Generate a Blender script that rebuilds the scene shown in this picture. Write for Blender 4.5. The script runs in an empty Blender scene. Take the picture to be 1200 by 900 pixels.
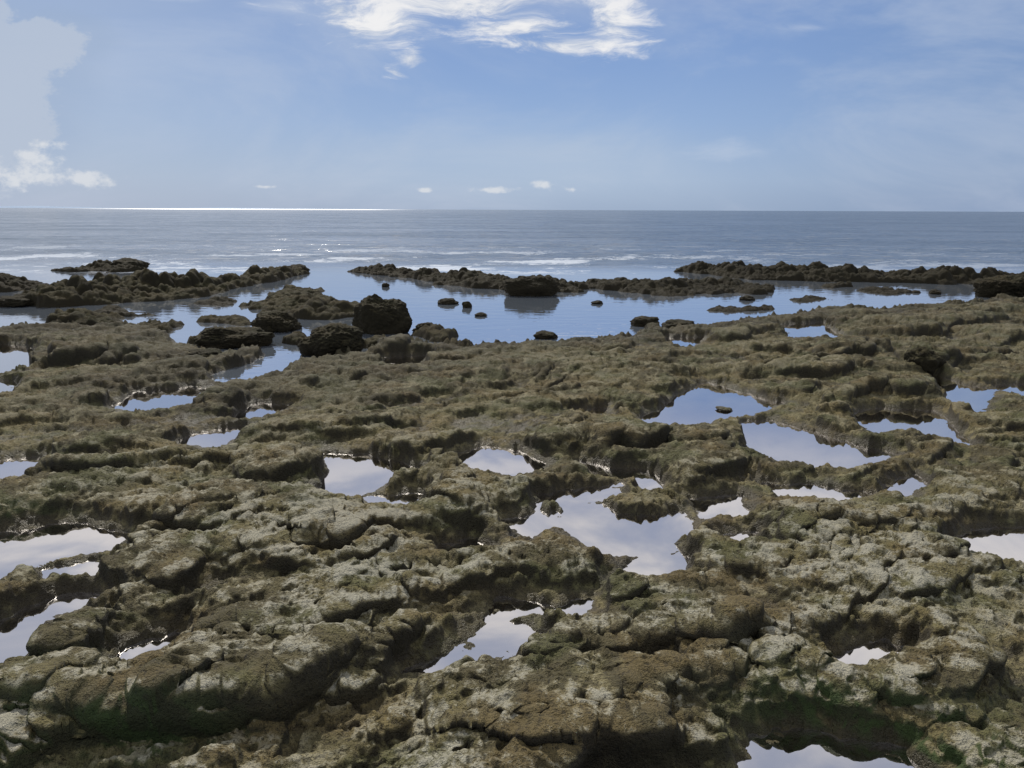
import bpy, bmesh, math, random
import numpy as np
from mathutils import Vector, Matrix, noise as mn
R = math.radians
F = 906.0; TH = R(12.7); CAMZ = 1.6
S = bpy.context.scene
COL = S.collection
CT, ST = math.cos(TH), math.sin(TH)

def ray(px, py):
    a = (px-600)/F; b = -(py-450)/F
    return a, CT + b*ST, -ST + b*CT
def at(px, py, z=0.0):
    a, y, zz = ray(px, max(py, 262))
    t = (z-CAMZ)/zz
    return a*t, y*t
def sky_uv(px, py):
    a, y, z = ray(px, py)
    return a/y, z/y

# ------------------------------------------------------------ numpy noise
def _h(ix, iy, s):
    n = (ix.astype(np.int64)*374761393 + iy.astype(np.int64)*668265263 + s*1442695041) & 0xffffffff
    n = ((n ^ (n >> 13))*1274126177) & 0xffffffff
    n = (n ^ (n >> 16))
    n = (n*2246822519) & 0xffffffff
    return ((n ^ (n >> 15)) & 0xffffff)/float(0x1000000)
def pn(x, y, s=0):
    x0 = np.floor(x); y0 = np.floor(y); fx = x-x0; fy = y-y0
    def g(i, j):
        a = _h(x0+i, y0+j, s)*2*np.pi
        return np.cos(a)*(fx-i)+np.sin(a)*(fy-j)
    u = fx*fx*fx*(fx*(fx*6-15)+10); v = fy*fy*fy*(fy*(fy*6-15)+10)
    a = g(0,0); b = g(1,0); c = g(0,1); d = g(1,1)
    return ((a+(b-a)*u) + ((c+(d-c)*u)-(a+(b-a)*u))*v)*1.5
def fbm(x, y, s=0, o=3, g=.5):
    r = 0; a = 1
    for i in range(o):
        r = r + a*pn(x*2**i, y*2**i, s+i*7); a *= g
    return r
def ss(a, b, x):
    t = np.clip((x-a)/(b-a), 0, 1); return t*t*(3-2*t)

ca, sa = math.cos(R(28)), math.sin(R(28))
def ledge(t, up=.22):
    f = t-np.floor(t)
    return ss(0, up, f)*(1-ss(up, 1.0, f)*.95)
def rock_base(X, Y):
    wx = pn(X*.8, Y*.8, 1)*.42+pn(X*2.3, Y*2.3, 2)*.13+pn(X*6, Y*6, 21)*.045
    wy = pn(X*.8, Y*.8, 3)*.32+pn(X*2.3, Y*2.3, 4)*.12+pn(X*6, Y*6, 22)*.045
    x = (X+wx)*ca+(Y+wy)*sa; y = -(X+wx)*sa+(Y+wy)*ca
    t1 = y*1.25+1.0*pn(x*.38, y*.5, 9)+.28*pn(x*1.1, y*2, 10)
    t2 = y*2.9+1.0*pn(x*.7, y*1.0, 11)+.30*pn(x*2.2, y*4.5, 12)
    t3 = y*6.5+1.3*pn(x*1.3, y*2.0, 19)+.3*pn(x*5, y*9, 20)
    m1 = ss(-.40, .40, pn(x*.5+4, y*.9, 13)); m2 = ss(-.3, .4, pn(x*1.0, y*1.9+7, 14)); m3 = ss(-.1, .4, pn(x*1.4, y*1.6+2, 24))
    bil = pn(x*.8, y*3.0, 15)
    h = .022+.088*ledge(t1, .13)*m1+.046*ledge(t2, .18)*m2+.022*ledge(t3, .25)*m3+.024*np.sqrt(bil*bil+.012)
    h = h+.040*fbm(x*.4, y*1.1, 17, 3, .5)+.016*fbm(x*1.7, y*4.2, 18, 3, .6)
    return np.clip(h, .0, .22)
def rock_fine(X, Y):
    b = pn(X*12+pn(X*5, Y*5, 30), Y*16, 32)
    a = fbm(X*4.2, Y*6.5, 31, 2); c = pn(X*23, Y*27, 33); d = pn(X*46, Y*48, 34)
    pit = ss(.24, .46, pn(X*13, Y*17, 36)); kn = ss(.15, .5, pn(X*18, Y*20, 37))
    return .013*a+.010*b+.009*c+.007*d+.008*kn-.017*pit

# ------------------------------------------------------------ materials
def mat(name):
    m = bpy.data.materials.new(name); m.use_nodes = True
    nt = m.node_tree; nt.nodes.clear(); return m, G(nt)
class G:
    def __init__(s, nt): s.nt = nt
    def n(s, t, **k):
        o = s.nt.nodes.new(t)
        for a, b in k.items(): setattr(o, a, b)
        return o
    def put(s, sock, v):
        if isinstance(v, bpy.types.NodeSocket): s.nt.links.new(v, sock)
        elif isinstance(v, (tuple, list)) and sock.type == 'RGBA' and len(v) == 3: sock.default_value = (*v, 1)
        else: sock.default_value = v
    def m(s, op, a, b=None, c=None, clamp=False):
        o = s.n('ShaderNodeMath', operation=op); o.use_clamp = clamp
        for i, v in enumerate((a, b, c)):
            if v is not None: s.put(o.inputs[i], v)
        return o.outputs[0]
    def mix(s, f, a, b, bt='MIX'):
        o = s.n('ShaderNodeMix', data_type='RGBA', blend_type=bt)
        s.put(o.inputs[0], f); s.put(o.inputs[6], a); s.put(o.inputs[7], b); return o.outputs[2]
    def rng(s, v, a, b, c=0., d=1., smooth=True):
        o = s.n('ShaderNodeMapRange'); o.interpolation_type = 'SMOOTHSTEP' if smooth else 'LINEAR'
        for i, q in enumerate((v, a, b, c, d)): s.put(o.inputs[i], q)
        return o.outputs[0]
    def noise(s, vec, sc, det=4, rough=.55, dist=0.):
        o = s.n('ShaderNodeTexNoise'); s.put(o.inputs['Vector'], vec)
        o.inputs['Scale'].default_value = sc; o.inputs['Detail'].default_value = det
        o.inputs['Roughness'].default_value = rough; o.inputs['Distortion'].default_value = dist
        return o.outputs[0]
    def vor(s, vec, sc):
        o = s.n('ShaderNodeTexVoronoi'); s.put(o.inputs['Vector'], vec); o.inputs['Scale'].default_value = sc
        return o.outputs['Distance']
    def mapv(s, vec, scale, loc=(0,0,0)):
        o = s.n('ShaderNodeMapping'); s.put(o.inputs[0], vec); o.inputs[3].default_value = scale; o.inputs[1].default_value = loc
        return o.outputs[0]
    def sep(s, v):
        o = s.n('ShaderNodeSeparateXYZ'); s.put(o.inputs[0], v); return o.outputs
    def comb(s, x, y, z):
        o = s.n('ShaderNodeCombineXYZ')
        for i, v in enumerate((x,y,z)): s.put(o.inputs[i], v)
        return o.outputs[0]
    def bump(s, h, st, d, nrm=None):
        o = s.n('ShaderNodeBump'); s.put(o.inputs['Height'], h); s.put(o.inputs['Strength'], st); s.put(o.inputs['Distance'], d)
        if nrm is not None: s.put(o.inputs['Normal'], nrm)
        return o.outputs[0]

MOSS = [(20,845,.35),(985,830,.30),(1085,860,.30),(230,840,.25),(20,600,.25)]
def tone(me, ox=0., oy=0., dark=None):
    n = len(me.vertices); co = np.empty(n*3, np.float32); me.vertices.foreach_get('co', co); co = co.reshape(-1, 3).astype(float)
    X = co[:,0]+ox; Y = co[:,1]+oy; zz = co[:,2]*1.6; X = X+zz*.4; Y = Y+zz
    a = np.empty((n, 4), np.float32)
    a[:,0] = .5+.42*fbm(X*.9, Y*.9, 101, 4, .6); a[:,1] = .5+.45*fbm(X*2.4, Y*2.4, 111, 3, .6); a[:,2] = .5+.42*fbm(X*7, Y*7, 121, 4, .7)
    ms = np.zeros(n)
    for px, py, r in MOSS:
        mx, my = at(px, py); ms = np.maximum(ms, np.exp(-((X-mx)**2+(Y-my)**2)/(r*r)))
    a[:,3] = ms
    at_ = me.attributes.new('tone', 'FLOAT_COLOR', 'POINT'); at_.data.foreach_set('color', a.ravel())
    dk = me.attributes.new('seaward', 'FLOAT', 'POINT')
    dk.data.foreach_set('value', (dark if dark is not None and len(dark) == n else np.zeros(n)).astype(np.float32))

def rock_material(name, dark=1.0, wetz=.03, dry=1.0):
    m, g = mat(name)
    geo = g.n('ShaderNodeNewGeometry'); P = geo.outputs['Position']; nz = g.sep(geo.outputs['Normal'])[2]
    px = g.sep(P)
    at_ = g.n('ShaderNodeAttribute', attribute_name='tone'); t = g.sep(at_.outputs['Color']); n1, n4, n2 = t[0], t[1], t[2]; ms = at_.outputs['Alpha']
    dk = g.n('ShaderNodeAttribute', attribute_name='seaward').outputs['Fac']
    n3 = g.noise(P, 55, 3, .8)
    c = g.mix(g.rng(n1, .34, .66), (.072*dark,.060*dark,.026*dark), (.138*dark,.117*dark,.048*dark))
    c = g.mix(g.rng(n2, .46, .78), c, (.190*dark,.162*dark,.078*dark))
    c = g.mix(g.m('MULTIPLY', g.rng(n4, .54, .78), .40), c, (.165*dark,.115*dark,.042*dark))
    c = g.mix(g.m('MULTIPLY', g.rng(n4, .46, .24), .55), c, (.078*dark,.084*dark,.028*dark))
    c = g.mix(g.m('MULTIPLY', g.rng(n3, .50, .36), .75), c, (.024,.019,.009))
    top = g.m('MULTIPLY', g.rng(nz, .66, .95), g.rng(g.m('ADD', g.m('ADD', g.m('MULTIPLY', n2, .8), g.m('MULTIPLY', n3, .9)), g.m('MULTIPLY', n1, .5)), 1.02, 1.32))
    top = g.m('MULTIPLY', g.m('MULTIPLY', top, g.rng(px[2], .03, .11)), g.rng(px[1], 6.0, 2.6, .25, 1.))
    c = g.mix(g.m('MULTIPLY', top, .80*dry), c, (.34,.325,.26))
    c = g.mix(g.m('MULTIPLY', g.rng(nz, .88, .44), .85), c, (.018,.015,.009))  # shade painted into the colour: steep faces go near-black
    c = g.mix(g.m('MULTIPLY', g.m('MULTIPLY', g.rng(nz, .94, .60), ms), g.rng(n2, .35, .6, .3, .85)), c, (.034,.060,.014))
    wet = g.rng(g.m('ADD', px[2], g.m('MULTIPLY', g.m('SUBTRACT', n2, .5), .06)), wetz+.025, wetz-.025)
    c = g.mix(g.m('MULTIPLY', wet, .70), c, (.036*(.4+.6*dark),.028*(.4+.6*dark),.014*(.4+.6*dark)))
    # rock grows darker towards the lagoon
    c = g.mix(g.rng(px[1], 5., 11., 0., .38), c, (.030,.025,.014))
    c = g.mix(g.m('MULTIPLY', dk, .66), c, (.022,.018,.011))
    b = g.bump(n3, 1., .024)
    b = g.bump(g.m('MINIMUM', g.vor(P, 90), .5), .7, .008, b)
    p = g.n('ShaderNodeBsdfPrincipled'); g.put(p.inputs['Base Color'], c); g.put(p.inputs['Normal'], b)
    g.put(p.inputs['Roughness'], g.m('SUBTRACT', .85, g.m('MULTIPLY', wet, .38 if dark == 1 else .05)))
    p.inputs['Specular IOR Level'].default_value = .3 if dark == 1 else .15
    o = g.n('ShaderNodeOutputMaterial'); g.put(o.inputs[0], p.outputs[0])
    return m
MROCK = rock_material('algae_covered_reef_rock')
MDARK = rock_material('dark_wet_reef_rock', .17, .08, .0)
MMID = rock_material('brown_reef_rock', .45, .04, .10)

def pool_material():
    m, g = mat('still_pool_water')
    gl = g.n('ShaderNodeBsdfGlossy'); gl.inputs[0].default_value = (.98,.94,.93,1); gl.inputs['Roughness'].default_value = .02
    tr = g.n('ShaderNodeBsdfTransparent'); tr.inputs[0].default_value = (.72,.58,.40,1)
    fr = g.n('ShaderNodeFresnel'); fr.inputs[0].default_value = 1.6
    f = g.m('ADD', .60, g.m('MULTIPLY', fr.outputs[0], .55), clamp=True)
    mx = g.n('ShaderNodeMixShader'); g.put(mx.inputs[0], f); g.put(mx.inputs[1], tr.outputs[0]); g.put(mx.inputs[2], gl.outputs[0])
    o = g.n('ShaderNodeOutputMaterial'); g.put(o.inputs[0], mx.outputs[0]); return m
MPOOL = pool_material()

def sea_material():
    m, g = mat('sea_water')
    P = g.n('ShaderNodeNewGeometry').outputs['Position']; q = g.sep(P)
    Y = q[1]; X = q[0]
    rough = g.rng(Y, 19, 26)
    w1 = g.noise(g.mapv(P, (.45,1,1)), 4.0, 3, .6); w2 = g.noise(g.mapv(P, (.25,1,1)), .35, 4, .65)
    b = g.bump(w1, g.m('ADD', .05, g.m('MULTIPLY', rough, .35)), .09)
    b = g.bump(w2, g.m('MULTIPLY', rough, .40), .6, b)
    pat = g.noise(g.mapv(P, (.10,.3,1)), .45, 6, .75)
    U = g.m('DIVIDE', X, Y)
    gl = g.n('ShaderNodeBsdfGlossy')
    gc = g.mix(g.m('MULTIPLY', g.rng(pat, .38, .62), rough), (.90,.89,.91), (.56,.58,.62))
    gc = g.mix(g.m('MULTIPLY', g.rng(U, -.2, .45), g.m('MULTIPLY', rough, .45)), gc, (.45,.50,.58))
    g.put(gl.inputs[0], gc)
    band = g.m('MULTIPLY', g.rng(Y, 900, 2500), g.m('MULTIPLY', g.rng(U, -.60, -.40), g.rng(U, -.10, -.22)))
    g.put(gl.inputs['Roughness'], g.m('ADD', g.m('ADD', .02, g.m('MULTIPLY', rough, .10)), g.m('MULTIPLY', band, .34)))
    g.put(gl.inputs['Normal'], b)
    df = g.n('ShaderNodeBsdfDiffuse'); g.put(df.inputs[0], g.mix(rough, (.17,.20,.24), g.mix(g.rng(U, -.35, .35), (.18,.215,.26), (.10,.135,.18))))
    lw = g.n('ShaderNodeFresnel'); lw.inputs[0].default_value = 1.33; g.put(lw.inputs[1], b)
    f = g.m('ADD', g.m('SUBTRACT', .66, g.m('MULTIPLY', rough, .34)), g.m('MULTIPLY', lw.outputs[0], .30), clamp=True)
    mx = g.n('ShaderNodeMixShader'); g.put(mx.inputs[0], f); g.put(mx.inputs[1], df.outputs[0]); g.put(mx.inputs[2], gl.outputs[0])
    fn = g.noise(g.mapv(P, (.9,1.,1)), 2.4, 7, .8, .8); fn2 = g.noise(g.mapv(P, (.30,.35,1)), .9, 2, .5)
    zone = g.m('MULTIPLY', g.m('MULTIPLY', g.rng(Y, 19.0, 21), g.rng(Y, 40, 23, .0, 1.)), g.rng(U, .42, .05, .35, 1.))
    thr = g.m('ADD', g.m('MULTIPLY', g.m('SUBTRACT', fn2, .5), 1.3), fn)
    fo = g.m('MULTIPLY', g.rng(thr, .56, .68), zone)
    fd = g.n('ShaderNodeBsdfDiffuse'); fd.inputs[0].default_value = (.56,.60,.66,1)
    m2 = g.n('ShaderNodeMixShader'); g.put(m2.inputs[0], g.m('MULTIPLY', fo, .75)); g.put(m2.inputs[1], mx.outputs[0]); g.put(m2.inputs[2], fd.outputs[0])
    o = g.n('ShaderNodeOutputMaterial'); g.put(o.inputs[0], m2.outputs[0]); return m
MSEA = sea_material()

def hill_material():
    m, g = mat('hazy_far_land')
    P = g.n('ShaderNodeNewGeometry').outputs['Position']
    c = g.mix(g.rng(g.noise(P, .002, 4), .4, .6), (.24,.32,.44), (.28,.36,.48))  # distance haze is painted into the blue-grey base colour
    p = g.n('ShaderNodeBsdfPrincipled'); g.put(p.inputs['Base Color'], c); p.inputs['Roughness'].default_value = 1
    o = g.n('ShaderNodeOutputMaterial'); g.put(o.inputs[0], p.outputs[0]); return m

# ------------------------------------------------------------ mesh helpers
def grid_mesh(name, X, Y, Z, material, keep=None):
    nr, nc = X.shape
    idx = np.arange(nr*nc).reshape(nr, nc)
    q = np.stack([idx[:-1,:-1], idx[:-1,1:], idx[1:,1:], idx[1:,:-1]], -1).reshape(-1, 4)
    if keep is not None: q = q[keep.reshape(-1)]
    used = np.unique(q); remap = np.full(nr*nc, -1, dtype=np.int64); remap[used] = np.arange(len(used)); q = remap[q]
    co = np.stack([X, Y, Z], -1).reshape(-1, 3)[used].astype(np.float32)
    me = bpy.data.meshes.new(name)
    me.vertices.add(len(co)); me.vertices.foreach_set('co', co.ravel())
    me.loops.add(q.size); me.loops.foreach_set('vertex_index', q.ravel().astype(np.int32))
    me.polygons.add(len(q)); me.polygons.foreach_set('loop_start', np.arange(0, q.size, 4, dtype=np.int32))
    me.update(calc_edges=True)
    me.polygons.foreach_set('use_smooth', np.ones(len(me.polygons), dtype=bool))
    me.materials.append(material)
    o = bpy.data.objects.new(name, me); COL.objects.link(o); return o
def struct(o, label=None, cat=None):
    o['kind'] = 'structure'
    if label: o['label'] = label
    if cat: o['category'] = cat
    return o
def tag(o, label, cat, group=None):
    o['label'] = label; o['category'] = cat
    if group: o['group'] = group
    return o
def polysd(X, Y, poly):
    d2 = np.full(X.shape, 1e9); qy = np.zeros(X.shape); ins = np.zeros(X.shape, bool); n = len(poly)
    for i in range(n):
        ax, ay = poly[i]; bx, by = poly[(i+1) % n]
        ex, ey = bx-ax, by-ay
        t = np.clip(((X-ax)*ex+(Y-ay)*ey)/(ex*ex+ey*ey+1e-12), 0, 1)
        dx = X-ax-t*ex; dy = Y-ay-t*ey; dd = dx*dx+dy*dy
        k = dd < d2; d2 = np.where(k, dd, d2); qy = np.where(k, dy, qy)
        c = ((ay > Y) != (by > Y))
        xi = ax+(Y-ay)/(by-ay+1e-12)*ex
        ins ^= c & (X < xi)
    d = np.sqrt(d2); side = qy/(d+1e-6)
    return np.where(ins, -d, d), side

LAGOON = [(-500,394),(0,390),(40,387),(62,384),(100,384),(150,384),(195,391),(212,404),(250,414),(300,416),(318,415),(298,428),(254,440),(254,450),(285,452),(318,443),(350,424),(372,424),(420,416),(445,404),(480,402),(520,407),(555,409),(600,405),(650,403),(690,399),(735,395),(752,386),(800,386),(868,375),(900,369),(925,371),(955,360),(1020,363),(1080,355),(1140,355),(1160,348),(1200,348),(1700,346),(1900,300),(600,285),(-700,300)]
POOLS = [
 ('long pale pool at the left edge of the frame beside a flat ledge', [(-60,632),(0,629),(50,622),(100,616),(154,628),(130,648),(72,660),(22,674),(0,688),(-60,705)]),
 ('crooked pale pool at the left edge winding round a dark mound', [(-60,740),(0,731),(50,711),(90,697),(116,705),(76,724),(46,738),(38,758),(26,782),(0,792),(-60,805)]),
 ('sliver of water just below the long left edge pool', [(58,671),(110,664),(109,677),(70,681)]),
 ('small muddy pool right of the crooked left pool', [(141,779),(165,756),(205,742),(226,747),(194,770),(160,785)]),
 ('blue pool cut by the left edge at mid distance', [(0,542),(40,540),(54,555),(24,568),(0,573),(-50,577),(-50,545)]),
 ('blue arrow shaped pool left of centre', [(380,533),(420,533),(470,543),(490,550),(452,566),(430,580),(400,584),(373,576),(390,555)]),
 ('blue lens shaped pool just left of the central rock', [(533,538),(565,525),(600,528),(640,545),(605,560),(560,553)]),
 ('thin sliver of water under the arrow shaped pool', [(432,585),(487,580),(487,595),(440,598)]),
 ('large branching pale pool at the centre of the reef', [(600,609),(634,601),(636,578),(690,572),(724,567),(716,588),(735,600),(790,599),(808,618),(790,638),(797,655),(794,670),(765,680),(744,670),(760,655),(720,651),(690,638),(672,624),(640,618),(612,633)]),
 ('narrow curved pool behind the central branching pool', [(672,541),(720,549),(762,552),(782,572),(752,574),(750,562),(700,558)]),
 ('thin crooked pool between two ledges below centre', [(581,716),(600,703),(650,710),(685,701),(690,724),(640,720),(590,725)]),
 ('pale ragged pool below centre with muddy left end', [(480,790),(527,771),(558,749),(583,727),(608,733),(634,745),(602,758),(590,780),(540,782),(502,793)]),
 ('blue pool holding one small rock right of centre', [(758,490),(795,467),(830,448),(860,458),(918,472),(876,487),(842,492),(810,501),(770,501)]),
 ('large blue pool on the right at mid distance', [(874,496),(905,492),(930,499),(960,508),(1000,518),(1048,530),(1003,549),(960,549),(916,540),(880,529)]),
 ('curved blue pool right of the large blue pool', [(1003,484),(1040,477),(1094,480),(1116,500),(1138,523),(1100,514),(1060,501),(1025,507)]),
 ('forked blue pool near the right edge', [(1100,440),(1127,449),(1170,455),(1148,474),(1142,485),(1112,467)]),
 ('slim blue pool cut by the right edge in the distance', [(1162,450),(1200,447),(1260,450),(1200,464)]),
 ('oval pale pool cut by the right edge in the foreground', [(1110,636),(1152,617),(1200,616),(1270,626),(1270,664),(1200,667),(1142,655)]),
 ('small square pale pool right of the central branching pool', [(815,586),(867,580),(874,603),(820,606)]),
 ('long thin pool running across the right side', [(894,565),(940,566),(1020,580),(970,592),(920,582)]),
 ('tiny pool at the right end of the long thin pool', [(1036,568),(1072,556),(1067,580),(1043,582)]),
 ('small leaf shaped pool in the lower right foreground', [(987,770),(1040,750),(1061,755),(1034,776),(1000,780)]),
 ('pale pool cut by the bottom edge at lower right', [(873,915),(876,874),(908,852),(952,852),(1005,870),(1064,878),(1084,915),(1060,1000),(885,1000)]),
 ('blue pool near the left behind the green flats', [(134,480),(166,461),(230,456),(258,462),(220,478),(160,488)]),
 ('narrow blue pool below two others on the left', [(212,522),(240,508),(285,501),(299,509),(254,526)]),
 ('short narrow blue pool left of the centre hollow', [(262,492),(298,476),(338,477),(304,494)]),
 ('blue inlet cut by the left edge beside the broad outcrop', [(0,407),(34,409),(32,436),(0,443),(-60,445),(-60,409)]),
 ('tiny blue pool cut by the left edge under the inlet', [(-50,446),(0,448),(16,451),(12,465),(-50,466)]),
 ('far flat pool among the ledges at upper right', [(916,380),(960,376),(980,395),(928,395)]),
 ('tiny distant pool beneath the pair of large boulders', [(452,420),(496,418),(491,428),(459,429)]),
 ('small distant pool near the lagoon shore right of centre', [(780,395),(823,395),(804,409)]),
 ('sliver of water above the crooked ledge at centre', [(516,640),(560,632),(571,643),(530,652)]),
 ('tiny puddle beside the rock right of the central pool', [(844,628),(884,623),(880,639)]),
 ('thin distant puddle on the flats right of centre', [(666,483),(708,477),(704,488)]),
]
lag_w = [at(*p) for p in LAGOON]
pool_w = [[at(*p) for p in poly] for _, poly in POOLS]

MOUNDS = [(250,868,160,.50,.20),(110,792,80,.42,.17),(430,832,70,.36,.13),(15,868,55,.4,.15),(620,897,120,.45,.17),(140,885,42,.2,.10),
 (340,762,125,.5,.15),(210,705,125,.5,.15),(85,603,125,.8,.13),(540,637,66,.45,.22),(470,672,60,.3,.12),(580,702,100,.3,.14),(715,722,52,.26,.13),(655,668,45,.22,.10),
 (760,780,140,.6,.10),(1095,845,110,.5,.14),(985,818,66,.35,.12),(860,830,60,.4,.08),(485,543,62,.5,.17),(330,572,62,.6,.16),
 (700,540,70,.6,.13),(830,528,50,.5,.14),(628,578,48,.42,.15),(826,652,42,.32,.12),(890,690,130,.6,.12),(1050,715,160,.7,.13),(1000,640,125,.5,.11),(1130,604,110,.7,.11),(960,560,50,.3,.08),
 (250,622,110,.5,.12),(420,640,80,.4,.10),(140,540,100,.6,.12),(60,500,90,.7,.13),(450,480,120,.8,.14),(330,470,80,.7,.13),(560,452,120,.9,.15),(150,505,60,.5,.10),(700,445,100,1.,.13),(660,490,70,.6,.12),
 (960,447,55,.6,.2),(1000,420,55,.6,.2),(1088,434,27,.5,.24),(930,470,45,.5,.15),(1175,505,60,.6,.15),(780,462,40,.5,.11),(1060,470,50,.5,.13),(990,492,40,.4,.15),(1090,540,50,.4,.10),(100,462,90,.8,.14),(205,450,50,.6,.15),
 (120,433,95,.8,.32),(70,412,60,.7,.14),(185,408,45,.6,.12),(850,402,70,1,.2),(950,384,50,1,.14),(1100,384,95,1,.2),(1180,402,50,1,.22),(720,410,55,1,.11),(620,416,70,.9,.11),(480,416,40,.8,.08),(900,420,60,.8,.16),(1060,400,50,.8,.18),(1190,370,50,1,.2),(1010,372,50,1,.13),
 (395,450,60,.7,.12),(800,425,50,.7,.14),(870,445,40,.5,.13),(1140,430,50,.6,.15)]
# humps of bedrock that stand inside a pool
ISLETS = [(757,598,.20,.13,.055),(655,600,.06,.05,.02)]

def mounds(X, Y, H):
    wx = pn(X*2.0, Y*2.0, 71)*.18+pn(X*6, Y*6, 72)*.07; wy = pn(X*2.0, Y*2.0, 73)*.16+pn(X*6, Y*6, 74)*.07
    Xw = X+wx; Yw = Y+wy
    for (mx, yf, rx, dep, h) in MOUNDS:
        x0, y0 = at(mx, yf); rr = rx*math.hypot(y0, 1.6)/F; cy = y0+dep*.5; x0 *= cy/y0*.5+.5
        dx = Xw-x0; dy = Yw-cy-.34*dx
        d = np.sqrt((dx/(rr*1.2))**2+(dy/(dep*.58))**2)
        f = (1-ss(.60, 1.08, d))
        tilt = np.clip(1-.70*dy/dep, .40, 1.25)
        a = h*.60*f*tilt
        k = .03; hh_ = np.clip(.5+.5*(a-H*.75)/k, 0, 1)
        H = np.where(f > 0, H*.75*(1-hh_)+a*hh_+k*hh_*(1-hh_)+.42*H, H)
    return H

# ------------------------------------------------------------ shore terrain
NR, NC = 960, 1150
yr = 0.95*(26/.95)**(np.arange(NR)/(NR-1)); ur = np.linspace(-.86, .86, NC)
UU, YY = np.meshgrid(ur, yr); XX = UU*(YY+.8)
wsc = np.clip(.6+YY*.06, .7, 1.5)
WX = XX+(pn(XX*2.2, YY*2.2, 51)*.05+pn(XX*7, YY*7, 52)*.044+pn(XX*20, YY*20, 53)*.026)*wsc
WY = YY+(pn(XX*2.2, YY*2.2, 54)*.05+pn(XX*7, YY*7, 55)*.044+pn(XX*20, YY*20, 56)*.026)*wsc
SD = np.full(XX.shape, 5.0); SIDE = np.zeros(XX.shape); ID = np.full(XX.shape, -1, int); CAP = np.full(XX.shape, 9.); LSD = np.full(XX.shape, 9.)
for k, poly in enumerate(pool_w+[lag_w]):
    xs = [p[0] for p in poly]; ys = [p[1] for p in poly]; mg = 1.3 if k < len(pool_w) else 3.
    kid = k if k < len(pool_w) else 999
    rsel = np.where((yr > min(ys)-mg) & (yr < max(ys)+mg))[0]
    if len(rsel) == 0: continue
    a, b = rsel[0], rsel[-1]+1
    xb = XX[a:b]; csel = np.where(((xb > min(xs)-mg) & (xb < max(xs)+mg)).any(0))[0]; c, e = csel[0], csel[-1]+1
    s, sd_ = polysd(WX[a:b,c:e], WY[a:b,c:e], poly)
    s = s-np.clip(.002+.005*YY[a:b,c:e], .008, .07)
    if kid == 999: LSD[a:b,c:e] = s
    front = np.clip(-sd_, 0, 1)
    cf = .014+s*(1.2/YY[a:b,c:e])+(1-ss(.15, .6, front))*1.0+ss(.8, 1.3, s)
    cb = .030+s*.55+ss(.25, .6, s)
    cap = np.minimum(cf, cb)
    CAP[a:b,c:e] = np.where(s > 0, np.minimum(CAP[a:b,c:e], cap), CAP[a:b,c:e])
    kk = s < SD[a:b,c:e]
    SD[a:b,c:e] = np.where(kk, s, SD[a:b,c:e]); SIDE[a:b,c:e] = np.where(kk, sd_, SIDE[a:b,c:e]); ID[a:b,c:e] = np.where(kk, kid, ID[a:b,c:e])
SHEET = SD.copy()
ISL = np.zeros(XX.shape)
for (px_, py_, rx_, ry_, h_) in ISLETS:
    x0, y0 = at(px_, py_); y0 += ry_*.7
    d = np.sqrt(((WX-x0)/rx_)**2+((WY-y0)/ry_)**2)
    SD = np.maximum(SD, (1-d)*min(rx_, ry_)); ISL = np.maximum(ISL, h_*np.sqrt(np.clip(1-d*d, 0, 1)))
def blur(A, n):
    for _ in range(n):
        A = A.copy(); A[1:-1] = (A[:-2]+A[1:-1]*2+A[2:])/4; A[:,1:-1] = (A[:,:-2]+A[:,1:-1]*2+A[:,2:])/4
    return A
H = mounds(XX, YY, rock_base(XX, YY))
seaward = ss(2.6, .3, LSD+.8*pn(XX*1.3, YY*1.3, 64))*ss(1.5, -1.0, XX)*.75
seaward = np.maximum(seaward, .80*ss(1.1, .15, LSD+.4*pn(XX*1.6, YY*1.6, 65)))
knob = np.abs(pn(XX*1.9, YY*2.6, 66))
H = H*(1-.30*seaward)+seaward*.07*ss(.12, .55, knob)
H = np.minimum(H, blur(CAP, 2)*(1+.5*pn(XX*3, YY*3, 63))+.02*np.clip(pn(XX*4, YY*4, 62), 0, 1)+.05*seaward*ss(.2, .6, knob))
H = np.where(ISL > 0, ISL, H)
width = np.clip(.09*(1+.8*pn(XX*1.5, YY*1.5, 61)), .03, .2)
edge = ss(0, 1, SD/width); edge = np.where(ISL > 0, 1, edge)
fine = rock_fine(XX, YY)
out = .012*ss(0, .02, SD)+H*edge+fine*(.2+.8*edge)
inn = -.008-.07*ss(0, .30, -SD)+fine*.6-.2*np.where(ID == 999, ss(0, .6, -SD), 0)
Z = np.where(SD > 0, out, inn)
Z = np.where((SD > .02) & (Z < .010), .010+.25*np.abs(fine), Z)
L = blur(H*edge, 2)
dzdu = np.gradient(L, ur, axis=1); gx = dzdu/(YY+.8)
gy = np.gradient(L, yr, axis=0)-gx*UU
k = .050*ss(.03, .14, L)
mag = np.sqrt(gx*gx+gy*gy)+1e-6; sc = np.minimum(mag, 1.2)/mag*k
DX = blur(gx*sc, 2); DY = blur(gy*sc, 2)
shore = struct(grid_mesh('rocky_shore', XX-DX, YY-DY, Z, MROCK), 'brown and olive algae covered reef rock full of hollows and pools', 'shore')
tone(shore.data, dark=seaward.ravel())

st = 3
sx, sy, sd, si = XX[::st,::st], YY[::st,::st], SHEET[::st,::st], ID[::st,::st]
def quad_all(a): return a[:-1,:-1] & a[:-1,1:] & a[1:,1:] & a[1:,:-1]
near = quad_all(sd < .12)
for k, (lab, _) in enumerate(POOLS):
    kp = near & (si[:-1,:-1] == k)
    if not kp.any(): continue
    struct(grid_mesh('tide_pool', sx, sy, np.zeros(sx.shape), MPOOL, kp), lab, 'tide pool')

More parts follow.
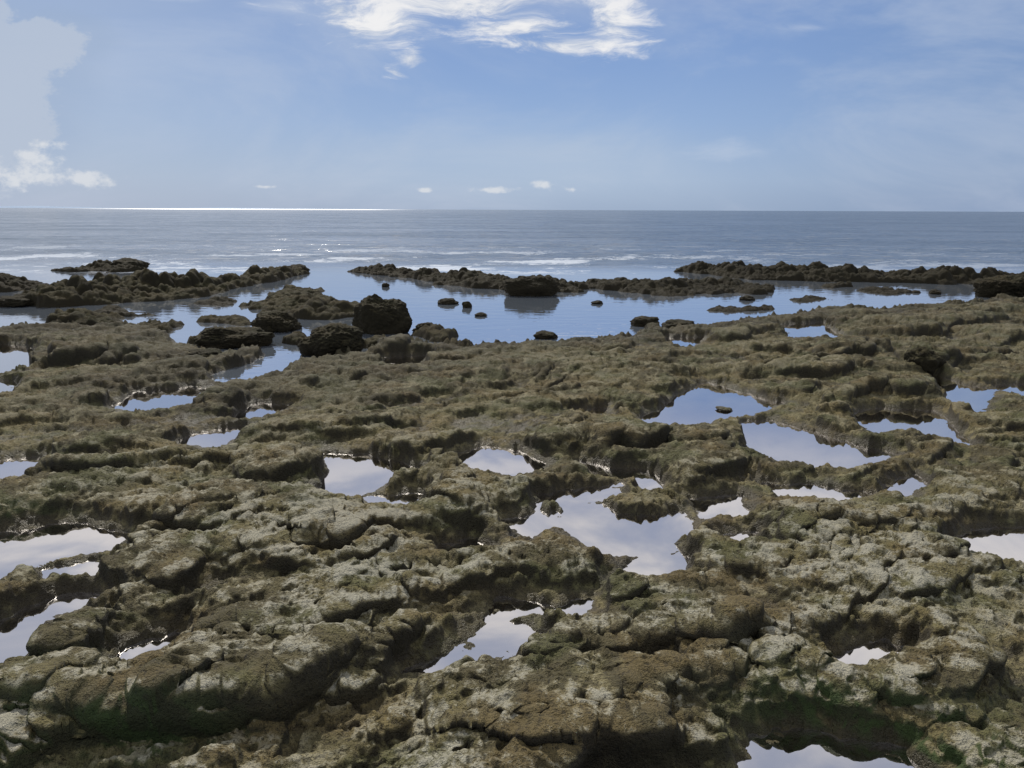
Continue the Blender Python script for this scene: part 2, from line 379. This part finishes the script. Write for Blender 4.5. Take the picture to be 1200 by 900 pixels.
# ------------------------------------------------------------ lagoon and sea
YJ = 20.0
kp = near & (si[:-1,:-1] == 999) & (sy[1:,1:] < YJ)
struct(grid_mesh('lagoon', sx, sy, np.zeros(sx.shape), MSEA, kp), 'calm blue lagoon held behind the outer reef', 'lagoon')
y1 = float(sy[:,0][sy[:,0] < YJ].max())
ys_ = np.concatenate([y1*(420/y1)**(np.arange(560)/559.), 420*(26000/420.)**(np.arange(1, 60)/59.)])
us_ = np.linspace(-1.4, 1.4, 640); SU, SY = np.meshgrid(us_, ys_); SX = SU*(SY+.8)
amp = ss(y1+1.0, 27, SY)*(1-ss(250, 420, SY))
wv = .03*pn(SX*.16+SY*.03, SY*.55, 81)+.032*pn(SX*.6, SY*1.5, 82)+.026*pn(SX*1.8, SY*3.4, 83)
struct(grid_mesh('sea', SX, SY, wv*amp, MSEA), 'open grey blue sea with small broken waves reaching the horizon', 'sea')

hu = np.linspace(-1.3, -.10, 400); prof = (24+22*pn(hu*6, hu*0+.5, 90)+6*pn(hu*30, hu*0+.3, 91))*ss(-.10, -.42, hu)
HX = hu*15000*np.ones((5,1))
HY = 15000+np.array([0,200,500,900,1400.])[:,None]*np.ones((1,400)); HZ = np.array([-.1,.55,.9,1.,.7])[:,None]*np.clip(prof, 0, 90)[None,:]-1
struct(grid_mesh('hills', HX, HY, HZ, hill_material()), 'faint low land along the left horizon', 'hills')

# ------------------------------------------------------------ outcrops standing in the lagoon and surf
def outcrop(label, poly, h, seed, mt=None, sq=.5, brk=.0, mn_=.35):
    def foot(px, py):
        low = max(q[1] for q in poly if abs(q[0]-px) < 60)
        return low-(low-py)*sq
    w = [at(px, foot(px, py)) for px, py in poly]
    xs = [p[0] for p in w]; ys = [p[1] for p in w]; mg = .4
    x0, x1, ya, yb = min(xs)-mg, max(xs)+mg, min(ys)-mg, max(ys)+mg
    nx = int(min(620, max(60, (x1-x0)/.022))); ny = int(min(220, max(50, (yb-ya)/.03)))
    X, Y = np.meshgrid(np.linspace(x0, x1, nx), np.linspace(ya, yb, ny))
    ox = seed*13.7
    s, _ = polysd(X+pn(X*1.5+ox, Y*1.5, 41)*.25+pn(X*5+ox, Y*5, 42)*.08, Y+pn(X*1.5, Y*1.5+ox, 43)*.25+pn(X*5, Y*5+ox, 44)*.08, w)
    s = s+brk*ss(-.1, .5, pn(X*.9+ox, Y*.7, 45)+.35*pn(X*2.6+ox, Y*2.2, 46))
    e = ss(.03, .12, -s)
    jag = mn_+1.1*ss(-.45, .5, pn(X*.8+ox, Y*1.1, 47))*(.5+1.0*np.abs(pn(X*2.4+ox, Y*2.8, 48)))+.45*pn(X*4.5+ox, Y*5, 49)+.25*pn(X*10+ox, Y*10, 50)
    Zz = e*(.45+.55*ss(0, .6, -s))*h*np.clip(jag, .12, 2)+rock_fine(X*.8+ox, Y*.8)*1.5*e-.22*ss(-.04, .06, s)-.012*(1-e)
    gxx = np.gradient(Zz, X[0], axis=1); gyy = np.gradient(Zz, Y[:,0], axis=0); mg_ = np.sqrt(gxx**2+gyy**2)+1e-6
    sc = np.minimum(mg_, 1.)/mg_*.03*ss(.02, .2, Zz)
    kp = Zz > -.2; kq = kp[:-1,:-1] | kp[:-1,1:] | kp[1:,1:] | kp[1:,:-1]
    o = grid_mesh('rock_outcrop', X-blur(gxx*sc, 2), Y-blur(gyy*sc, 2), Zz, mt or MDARK, kq)
    tone(o.data)
    cx, cy = (x0+x1)/2, (ya+yb)/2
    o.data.transform(Matrix.Translation((-cx, -cy, 0))); o.location = (cx, cy, 0)
    return tag(o, label, 'rock outcrop')
outcrop('long dark rock ridge slanting across the left side of the lagoon', [(-10,356),(40,363),(120,360),(215,352),(262,341),(300,330),(352,322),(358,317),(330,315),(270,320),(190,326),(100,334),(40,345)], .25, 1, MMID, .6)
outcrop('dark rock mass cut by the left edge before the sea', [(-80,348),(0,346),(32,339),(58,331),(40,322),(0,322),(-80,322)], .22, 2, None, .5)
outcrop('low black rocks out in the surf at far left', [(58,319),(110,322),(172,320),(160,312),(120,312),(66,314)], .20, 3, None, .5, .3)
outcrop('long low reef bar left of the single block on the outer reef', [(402,319),(470,326),(540,334),(598,341),(680,343),(690,332),(600,326),(520,317),(430,311)], .19, 4, None, .55, -.15, .45)
outcrop('surf washed reef bar right of the single block', [(655,334),(720,341),(800,345),(885,343),(900,331),(820,326),(760,323),(690,325)], .15, 5, None, .6, -.25, .5)
outcrop('longest dark reef bar along the right end of the outer reef', [(800,318),(880,327),(960,329),(1040,329),(1110,331),(1200,333),(1200,317),(1110,314),(1000,314),(900,311),(810,309)], .19, 6, None, .5, -.20, .5)
outcrop('flat brown outcrop in the lagoon left of the tall square boulder', [(285,363),(330,371),(380,377),(430,368),(438,356),(395,345),(350,339),(305,346)], .15, 7, MMID, .75, -.1)
outcrop('small flat rock shelf between the left ridge and the flat brown outcrop', [(222,358),(255,362),(288,358),(280,350),(240,349)], .10, 8, None, .8)
outcrop('low rubble shelf just right of the tall square boulder', [(465,390),(490,402),(530,398),(548,389),(520,381),(480,380)], .14, 9, MMID, .7, .1)
outcrop('rounded brown outcrop beside the left shore of the lagoon', [(52,384),(95,390),(138,381),(142,368),(100,361),(62,369)], .22, 10, MMID, .7)
outcrop('thin rock shelf in the lagoon under the right reef bar', [(1005,341),(1045,344),(1078,341),(1060,337),(1015,337)], .09, 11, None, .9)
outcrop('thin rock shelf in the lagoon near its right shore', [(925,351),(955,354),(985,350),(960,346),(930,346)], .09, 12, None, .9)
outcrop('low shelf at the lagoon edge right of centre', [(820,364),(870,366),(905,361),(880,357),(835,359)], .08, 13, None, .8)
outcrop('short rock shelf touching the bar below the right horizon', [(948,333),(975,337),(1002,333),(985,328),(955,328)], .12, 14)
outcrop('brown shelf left of the shallow channel near the flat brown outcrop', [(318,346),(345,349),(380,346),(370,337),(335,336)], .13, 15, MMID, .7)
outcrop('low dark shelf splitting the channel below the brown boulder', [(325,402),(352,409),(380,403),(372,393),(340,391)], .12, 16, MMID, .8)
outcrop('dark rubble in the water left of the wide low boulder', [(160,385),(190,393),(218,389),(214,378),(180,374)], .14, 17, MMID, .8)
outcrop('flat dark ledge joining the wide low boulder to the shore on its left', [(196,404),(230,410),(262,404),(246,394),(210,392)], .13, 18, MMID, .8)
outcrop('low ledge behind the wide low boulder', [(236,380),(270,384),(306,380),(292,371),(250,371)], .10, 19, MMID, .8)
outcrop('low ledge joined to the right foot of the dark rounded boulder', [(408,408),(436,412),(462,402),(446,393),(418,396)], .12, 20, MMID, .8)
outcrop('narrow wet ledge under the middle of the long left ridge', [(96,371),(140,374),(176,369),(150,364),(110,364)], .08, 21, None, .8)

# ------------------------------------------------------------ loose boulders
def boulder(label, px, py, w, h, seed, sub=5, deep=.9, name='boulder', sq=.12, z=0., cat='boulder', mt=None, rough=1., top=None):
    x, y = at(px, py, z); d = math.hypot(y, 1.6); Wd = w*d/F; Hh = h*d/F
    bm = bmesh.new(); bmesh.ops.create_icosphere(bm, subdivisions=sub, radius=1)
    o3 = Vector((seed*3.1, seed*1.7, seed*.9))
    for v in bm.verts:
        p = v.co.copy()
        m = max(abs(p.x), abs(p.y), abs(p.z)); p = p*(1-sq)+p/m*sq*.85
        q = p*1.1+o3
        r = 1+rough*(.34*mn.noise(q)+.20*mn.noise(q*2.1)+.12*abs(mn.noise(q*4.6))+.07*mn.noise(q*10)+.04*mn.noise(q*22))
        f = mn.voronoi(q*1.9)[0][0]; r -= .07*rough*(f**.5)
        p *= r
        v.co = Vector((p.x*Wd*.52, p.y*Wd*.52*deep, p.z*Hh*.70+Hh*.28))
    for f in bm.faces: f.smooth = True
    me = bpy.data.meshes.new(name); bm.to_mesh(me); bm.free(); me.materials.append(mt or MDARK)
    yy_ = y+Wd*.35*deep; tone(me, x, yy_)
    o = bpy.data.objects.new(name, me); COL.objects.link(o); o.location = (x, yy_, z)
    return tag(o, label, cat)
MB = rock_material('boulder_rock', .32, .05, .05)
boulder('tall square dark boulder standing in the lagoon, largest of the loose rocks', 445, 392, 60, 44, 2, 6, .8, sq=.12, rough=.75, mt=MB)
boulder('dark rounded boulder in front of the tall square boulder', 384, 419, 70, 37, 52, 6, .9, sq=.0, rough=.8, mt=MB)
boulder('wide low dark boulder at the left shore of the channel', 268, 409, 78, 23, 3, 6, .8, mt=MB)
boulder('brown boulder in the water between the wide low boulder and the tall one', 322, 390, 50, 22, 4, 6, .9, mt=MB)
boulder('single blocky rock standing on the outer reef near centre', 624, 347, 60, 24, 36, 6, .7, sq=.12, rough=.8)
boulder('dark rock heap at the right edge of the lagoon', 1190, 348, 60, 28, 6, 6, .8, mt=MB)
boulder('squat dark boulder among the ledges on the far right', 1088, 432, 40, 26, 7, 5, .9, z=.05, mt=MMID)
boulder('small rock in the middle of the lagoon, left of its close neighbour', 524, 357, 22, 6, 41, 5, name='small_rock', cat='rock', sq=0)
boulder('smaller upright rock just right of another in mid lagoon', 547, 361, 11, 7, 42, 5, name='small_rock', cat='rock', sq=0)
boulder('little flat rock in the lagoon below the upright one', 563, 371, 14, 4, 43, 4, name='small_rock', cat='rock', sq=0)
boulder('tiny dark rock in the lagoon above the tall square boulder', 451, 337, 8, 5, 14, 4, name='small_rock', cat='rock')
boulder('small rock at the lagoon shore with a low rounded top', 640, 397, 26, 8, 15, 5, name='small_rock', cat='rock', mt=MB)
boulder('pointed rock on the lagoon shore right of centre', 758, 382, 32, 10, 16, 5, name='small_rock', cat='rock', mt=MB)
boulder('flat rock on the lagoon shore right of the pointed one', 800, 384, 40, 8, 17, 5, name='small_rock', cat='rock', mt=MB)
boulder('small rock right of the tall square boulder in shallow water', 500, 392, 32, 12, 18, 5, name='small_rock', cat='rock', mt=MB)
boulder('black upright rock in the surf at far left, highest of its cluster', 145, 318, 40, 12, 19, 5, name='small_rock', cat='rock')
boulder('rounded rock on the long left ridge near its far end', 345, 320, 24, 8, 20, 5, name='small_rock', cat='rock')
boulder('low dark rock at the foot of the left ridge', 12, 362, 46, 12, 21, 5, name='small_rock', cat='rock')
boulder('small rock sitting alone in the blue pool right of centre', 850, 481, 17, 4, 44, 5, name='small_rock', cat='rock', mt=MROCK, sq=0)
boulder('small dark rock on the shore left of the channel mouth', 236, 424, 40, 12, 28, 5, name='small_rock', cat='rock', mt=MB)
boulder('low dark rock right of the channel beneath the rounded boulder', 424, 430, 44, 10, 29, 5, name='small_rock', cat='rock', mt=MB)
boulder('tiny rock showing in the lagoon below the surf washed bar', 700, 356, 12, 4, 45, 4, name='small_rock', cat='rock', sq=0)
boulder('small flat rock in the right lagoon above the pointed shore rock', 876, 351, 18, 5, 46, 4, name='small_rock', cat='rock', sq=0)
boulder('little rock in the far right lagoon beside the thin shelf', 1098, 343, 14, 5, 47, 4, name='small_rock', cat='rock', sq=0)

# ------------------------------------------------------------ sky
SUN_EL, SUN_AZ = 42., -19.5
W = bpy.data.worlds.new('World'); S.world = W; W.use_nodes = True; W.node_tree.nodes.clear(); g = G(W.node_tree)
try:
    W.cycles.sampling_method = 'MANUAL'; W.cycles.sample_map_resolution = 256
except Exception: pass
tc = g.n('ShaderNodeTexCoord').outputs['Generated']; d = g.sep(tc)
yy = g.m('MAXIMUM', d[1], .05); u = g.m('DIVIDE', d[0], yy); v = g.m('DIVIDE', d[2], yy)
ns = g.n('ShaderNodeTexSky'); ns.sky_type = 'NISHITA'; ns.sun_disc = False
ns.sun_elevation = R(SUN_EL); ns.sun_rotation = R(SUN_AZ); ns.air_density = 1.2; ns.dust_density = .6; ns.ozone_density = 2.
rp = g.n('ShaderNodeValToRGB'); g.put(rp.inputs[0], g.m('MAXIMUM', d[2], 0.)); cr = rp.color_ramp
stops = [(0,(.30,.41,.59)),(.035,(.33,.45,.65)),(.10,(.275,.41,.67)),(.17,(.215,.345,.63)),(.24,(.18,.30,.59)),(.5,(.26,.35,.58)),(1,(.14,.24,.48))]
while len(cr.elements) < len(stops): cr.elements.new(.5)
for e, (p, c) in zip(cr.elements, stops): e.position = p; e.color = (*c, 1)
base = rp.outputs[0]
nl = g.noise(g.comb(g.m('MULTIPLY', u, 1.), g.m('MULTIPLY', v, 2.5), 3.), 2.2, 6, .62, .5)
left = g.rng(g.m('ADD', u, g.m('MULTIPLY', g.m('SUBTRACT', nl, .5), .6)), -.05, -.62)
base = g.mix(g.m('MULTIPLY', left, .55), base, (.42,.50,.64))
right = g.rng(u, .15, .7)
base = g.mix(g.m('MULTIPLY', right, .50), base, (.16,.255,.46))
base = g.mix(g.m('MULTIPLY', g.rng(nl, .42, .66), .58), base, (.44,.52,.68))
nm = g.n('ShaderNodeVectorMath', operation='SCALE'); g.put(nm.inputs[0], ns.outputs[0]); nm.inputs[3].default_value = .09
base = g.mix(.08, base, nm.outputs[0])
wn = g.n('ShaderNodeTexNoise'); g.put(wn.inputs['Vector'], g.comb(u, g.m('MULTIPLY', v, 1.5), 0.)); wn.inputs['Scale'].default_value = 9; wn.inputs['Detail'].default_value = 3
ws = g.sep(wn.outputs['Color'])
u2 = g.m('ADD', u, g.m('MULTIPLY', g.m('SUBTRACT', ws[0], .5), .07)); v2 = g.m('ADD', v, g.m('MULTIPLY', g.m('SUBTRACT', ws[1], .5), .035))
u3 = g.m('ADD', u, g.m('MULTIPLY', g.m('SUBTRACT', ws[0], .5), .025)); v3 = g.m('ADD', v, g.m('MULTIPLY', g.m('SUBTRACT', ws[1], .5), .015))
def layer(blobs, nval, amp, lo, hi, uu, vv):
    acc = None
    for (px, py, rx, ry) in blobs:
        cu, cv = sky_uv(px, py)
        a = g.m('MULTIPLY', g.m('SUBTRACT', uu, cu), F/rx); b = g.m('MULTIPLY', g.m('SUBTRACT', vv, cv), F/ry)
        r = g.m('SQRT', g.m('ADD', g.m('MULTIPLY', a, a), g.m('MULTIPLY', b, b)))
        q = g.m('SUBTRACT', 1., r)
        acc = q if acc is None else g.m('MAXIMUM', acc, q)
    acc = g.m('MAXIMUM', acc, -1.)
    return g.rng(g.m('ADD', acc, g.m('MULTIPLY', g.m('SUBTRACT', nval, .5), amp)), lo, hi)
nf = g.noise(g.comb(g.m('MULTIPLY', u2, 6.), g.m('MULTIPLY', v2, 22.), 1.), 1.6, 8, .68, .6)
nc_ = g.noise(g.comb(g.m('MULTIPLY', u, 20.), g.m('MULTIPLY', v, 30.), 4.), 2.2, 6, .62)
front = g.rng(d[1], .1, .3)
A = layer([(440,30,85,30),(520,2,200,18),(665,50,130,16),(715,22,50,40),(600,28,110,14),(490,66,30,14),(465,80,22,9),(400,5,40,16)], nf, 3.2, .05, 1.10, u2, v2)
B = layer([(25,208,85,18),(45,190,40,20),(50,172,30,10),(105,211,40,11),(635,217,18,9),(668,220,12,6),(580,222,30,5),(500,222,15,4),(310,217,18,3),(-40,190,50,40)], nc_, 2.4, .1, .9, u3, v3)
Cc = layer([(945,31,42,6),(212,-1,50,6),(330,8,60,14),(850,175,60,18)], nf, 1.8, .05, 1.0, u, v)
V_ = layer([(-40,110,110,120),(30,50,70,30),(10,150,60,40)], nc_, .9, .02, .22, u2, v2)
V2 = layer([(-20,100,150,130),(60,40,90,40)], nl, .6, .0, .5, u2, v2)
Gl = layer([(640,195,420,75)], nl, 1.2, .0, 1.0, u, v)
base = g.mix(g.m('MULTIPLY', g.m('MULTIPLY', Gl, front), .50), base, (.47,.565,.70))
base = g.mix(g.m('MULTIPLY', g.m('MULTIPLY', V2, front), .45), base, (.33,.43,.60))
base = g.mix(g.m('MULTIPLY', g.m('MULTIPLY', V_, front), .60), base, (.52,.58,.68))
base = g.mix(g.m('MULTIPLY', g.m('MULTIPLY', Cc, front), .30), base, (.62,.68,.78))
ccol = g.mix(g.rng(nf, .35, .65), (.54,.60,.70), (.92,.91,.90))
base = g.mix(g.m('MULTIPLY', g.m('MULTIPLY', A, front), .92), base, ccol)
base = g.mix(g.m('MULTIPLY', g.m('MULTIPLY', B, front), .75), base, (.74,.76,.79))
zz = g.m('ADD', g.m('MAXIMUM', d[2], 0.), .12)
pv = g.comb(g.m('DIVIDE', d[0], zz), g.m('DIVIDE', d[1], zz), 0.)
hn = g.noise(pv, 1.8, 6, .62, .5)
base = g.mix(g.m('MULTIPLY', g.rng(d[2], .215, .29), .65), base, (.50,.55,.69))
hi = g.m('MULTIPLY', g.rng(d[2], .24, .38), g.rng(hn, .34, .56))
base = g.mix(g.m('MULTIPLY', hi, .9), base, g.mix(g.rng(hn, .42, .62), (.64,.67,.76), (1.0,.98,.96)))
bg = g.n('ShaderNodeBackground'); g.put(bg.inputs[0], base); bg.inputs[1].default_value = 1.
wo = g.n('ShaderNodeOutputWorld'); g.put(wo.inputs[0], bg.outputs[0])

sl = bpy.data.lights.new('sun', 'SUN'); sl.energy = 3.7; sl.angle = R(.8); sl.color = (1, .94, .83)
so = bpy.data.objects.new('sun', sl); COL.objects.link(so)
az, el = R(SUN_AZ), R(SUN_EL)
dv = Vector((math.sin(az)*math.cos(el), math.cos(az)*math.cos(el), math.sin(el)))
so.rotation_euler = dv.to_track_quat('Z', 'Y').to_euler(); so.location = dv*30

cam = bpy.data.cameras.new('camera'); cam.sensor_width = 36; cam.lens = 36*F/1200; cam.clip_end = 60000; cam.clip_start = .05
co = bpy.data.objects.new('camera', cam); COL.objects.link(co); co.location = (0, 0, CAMZ)
co.rotation_euler = (Matrix.Rotation(math.pi/2-TH, 3, 'X') @ Matrix.Rotation(R(.22), 3, 'Z')).to_euler()
S.camera = co
S.view_settings.view_transform = 'Standard'; S.view_settings.look = 'None'; S.view_settings.exposure = 0
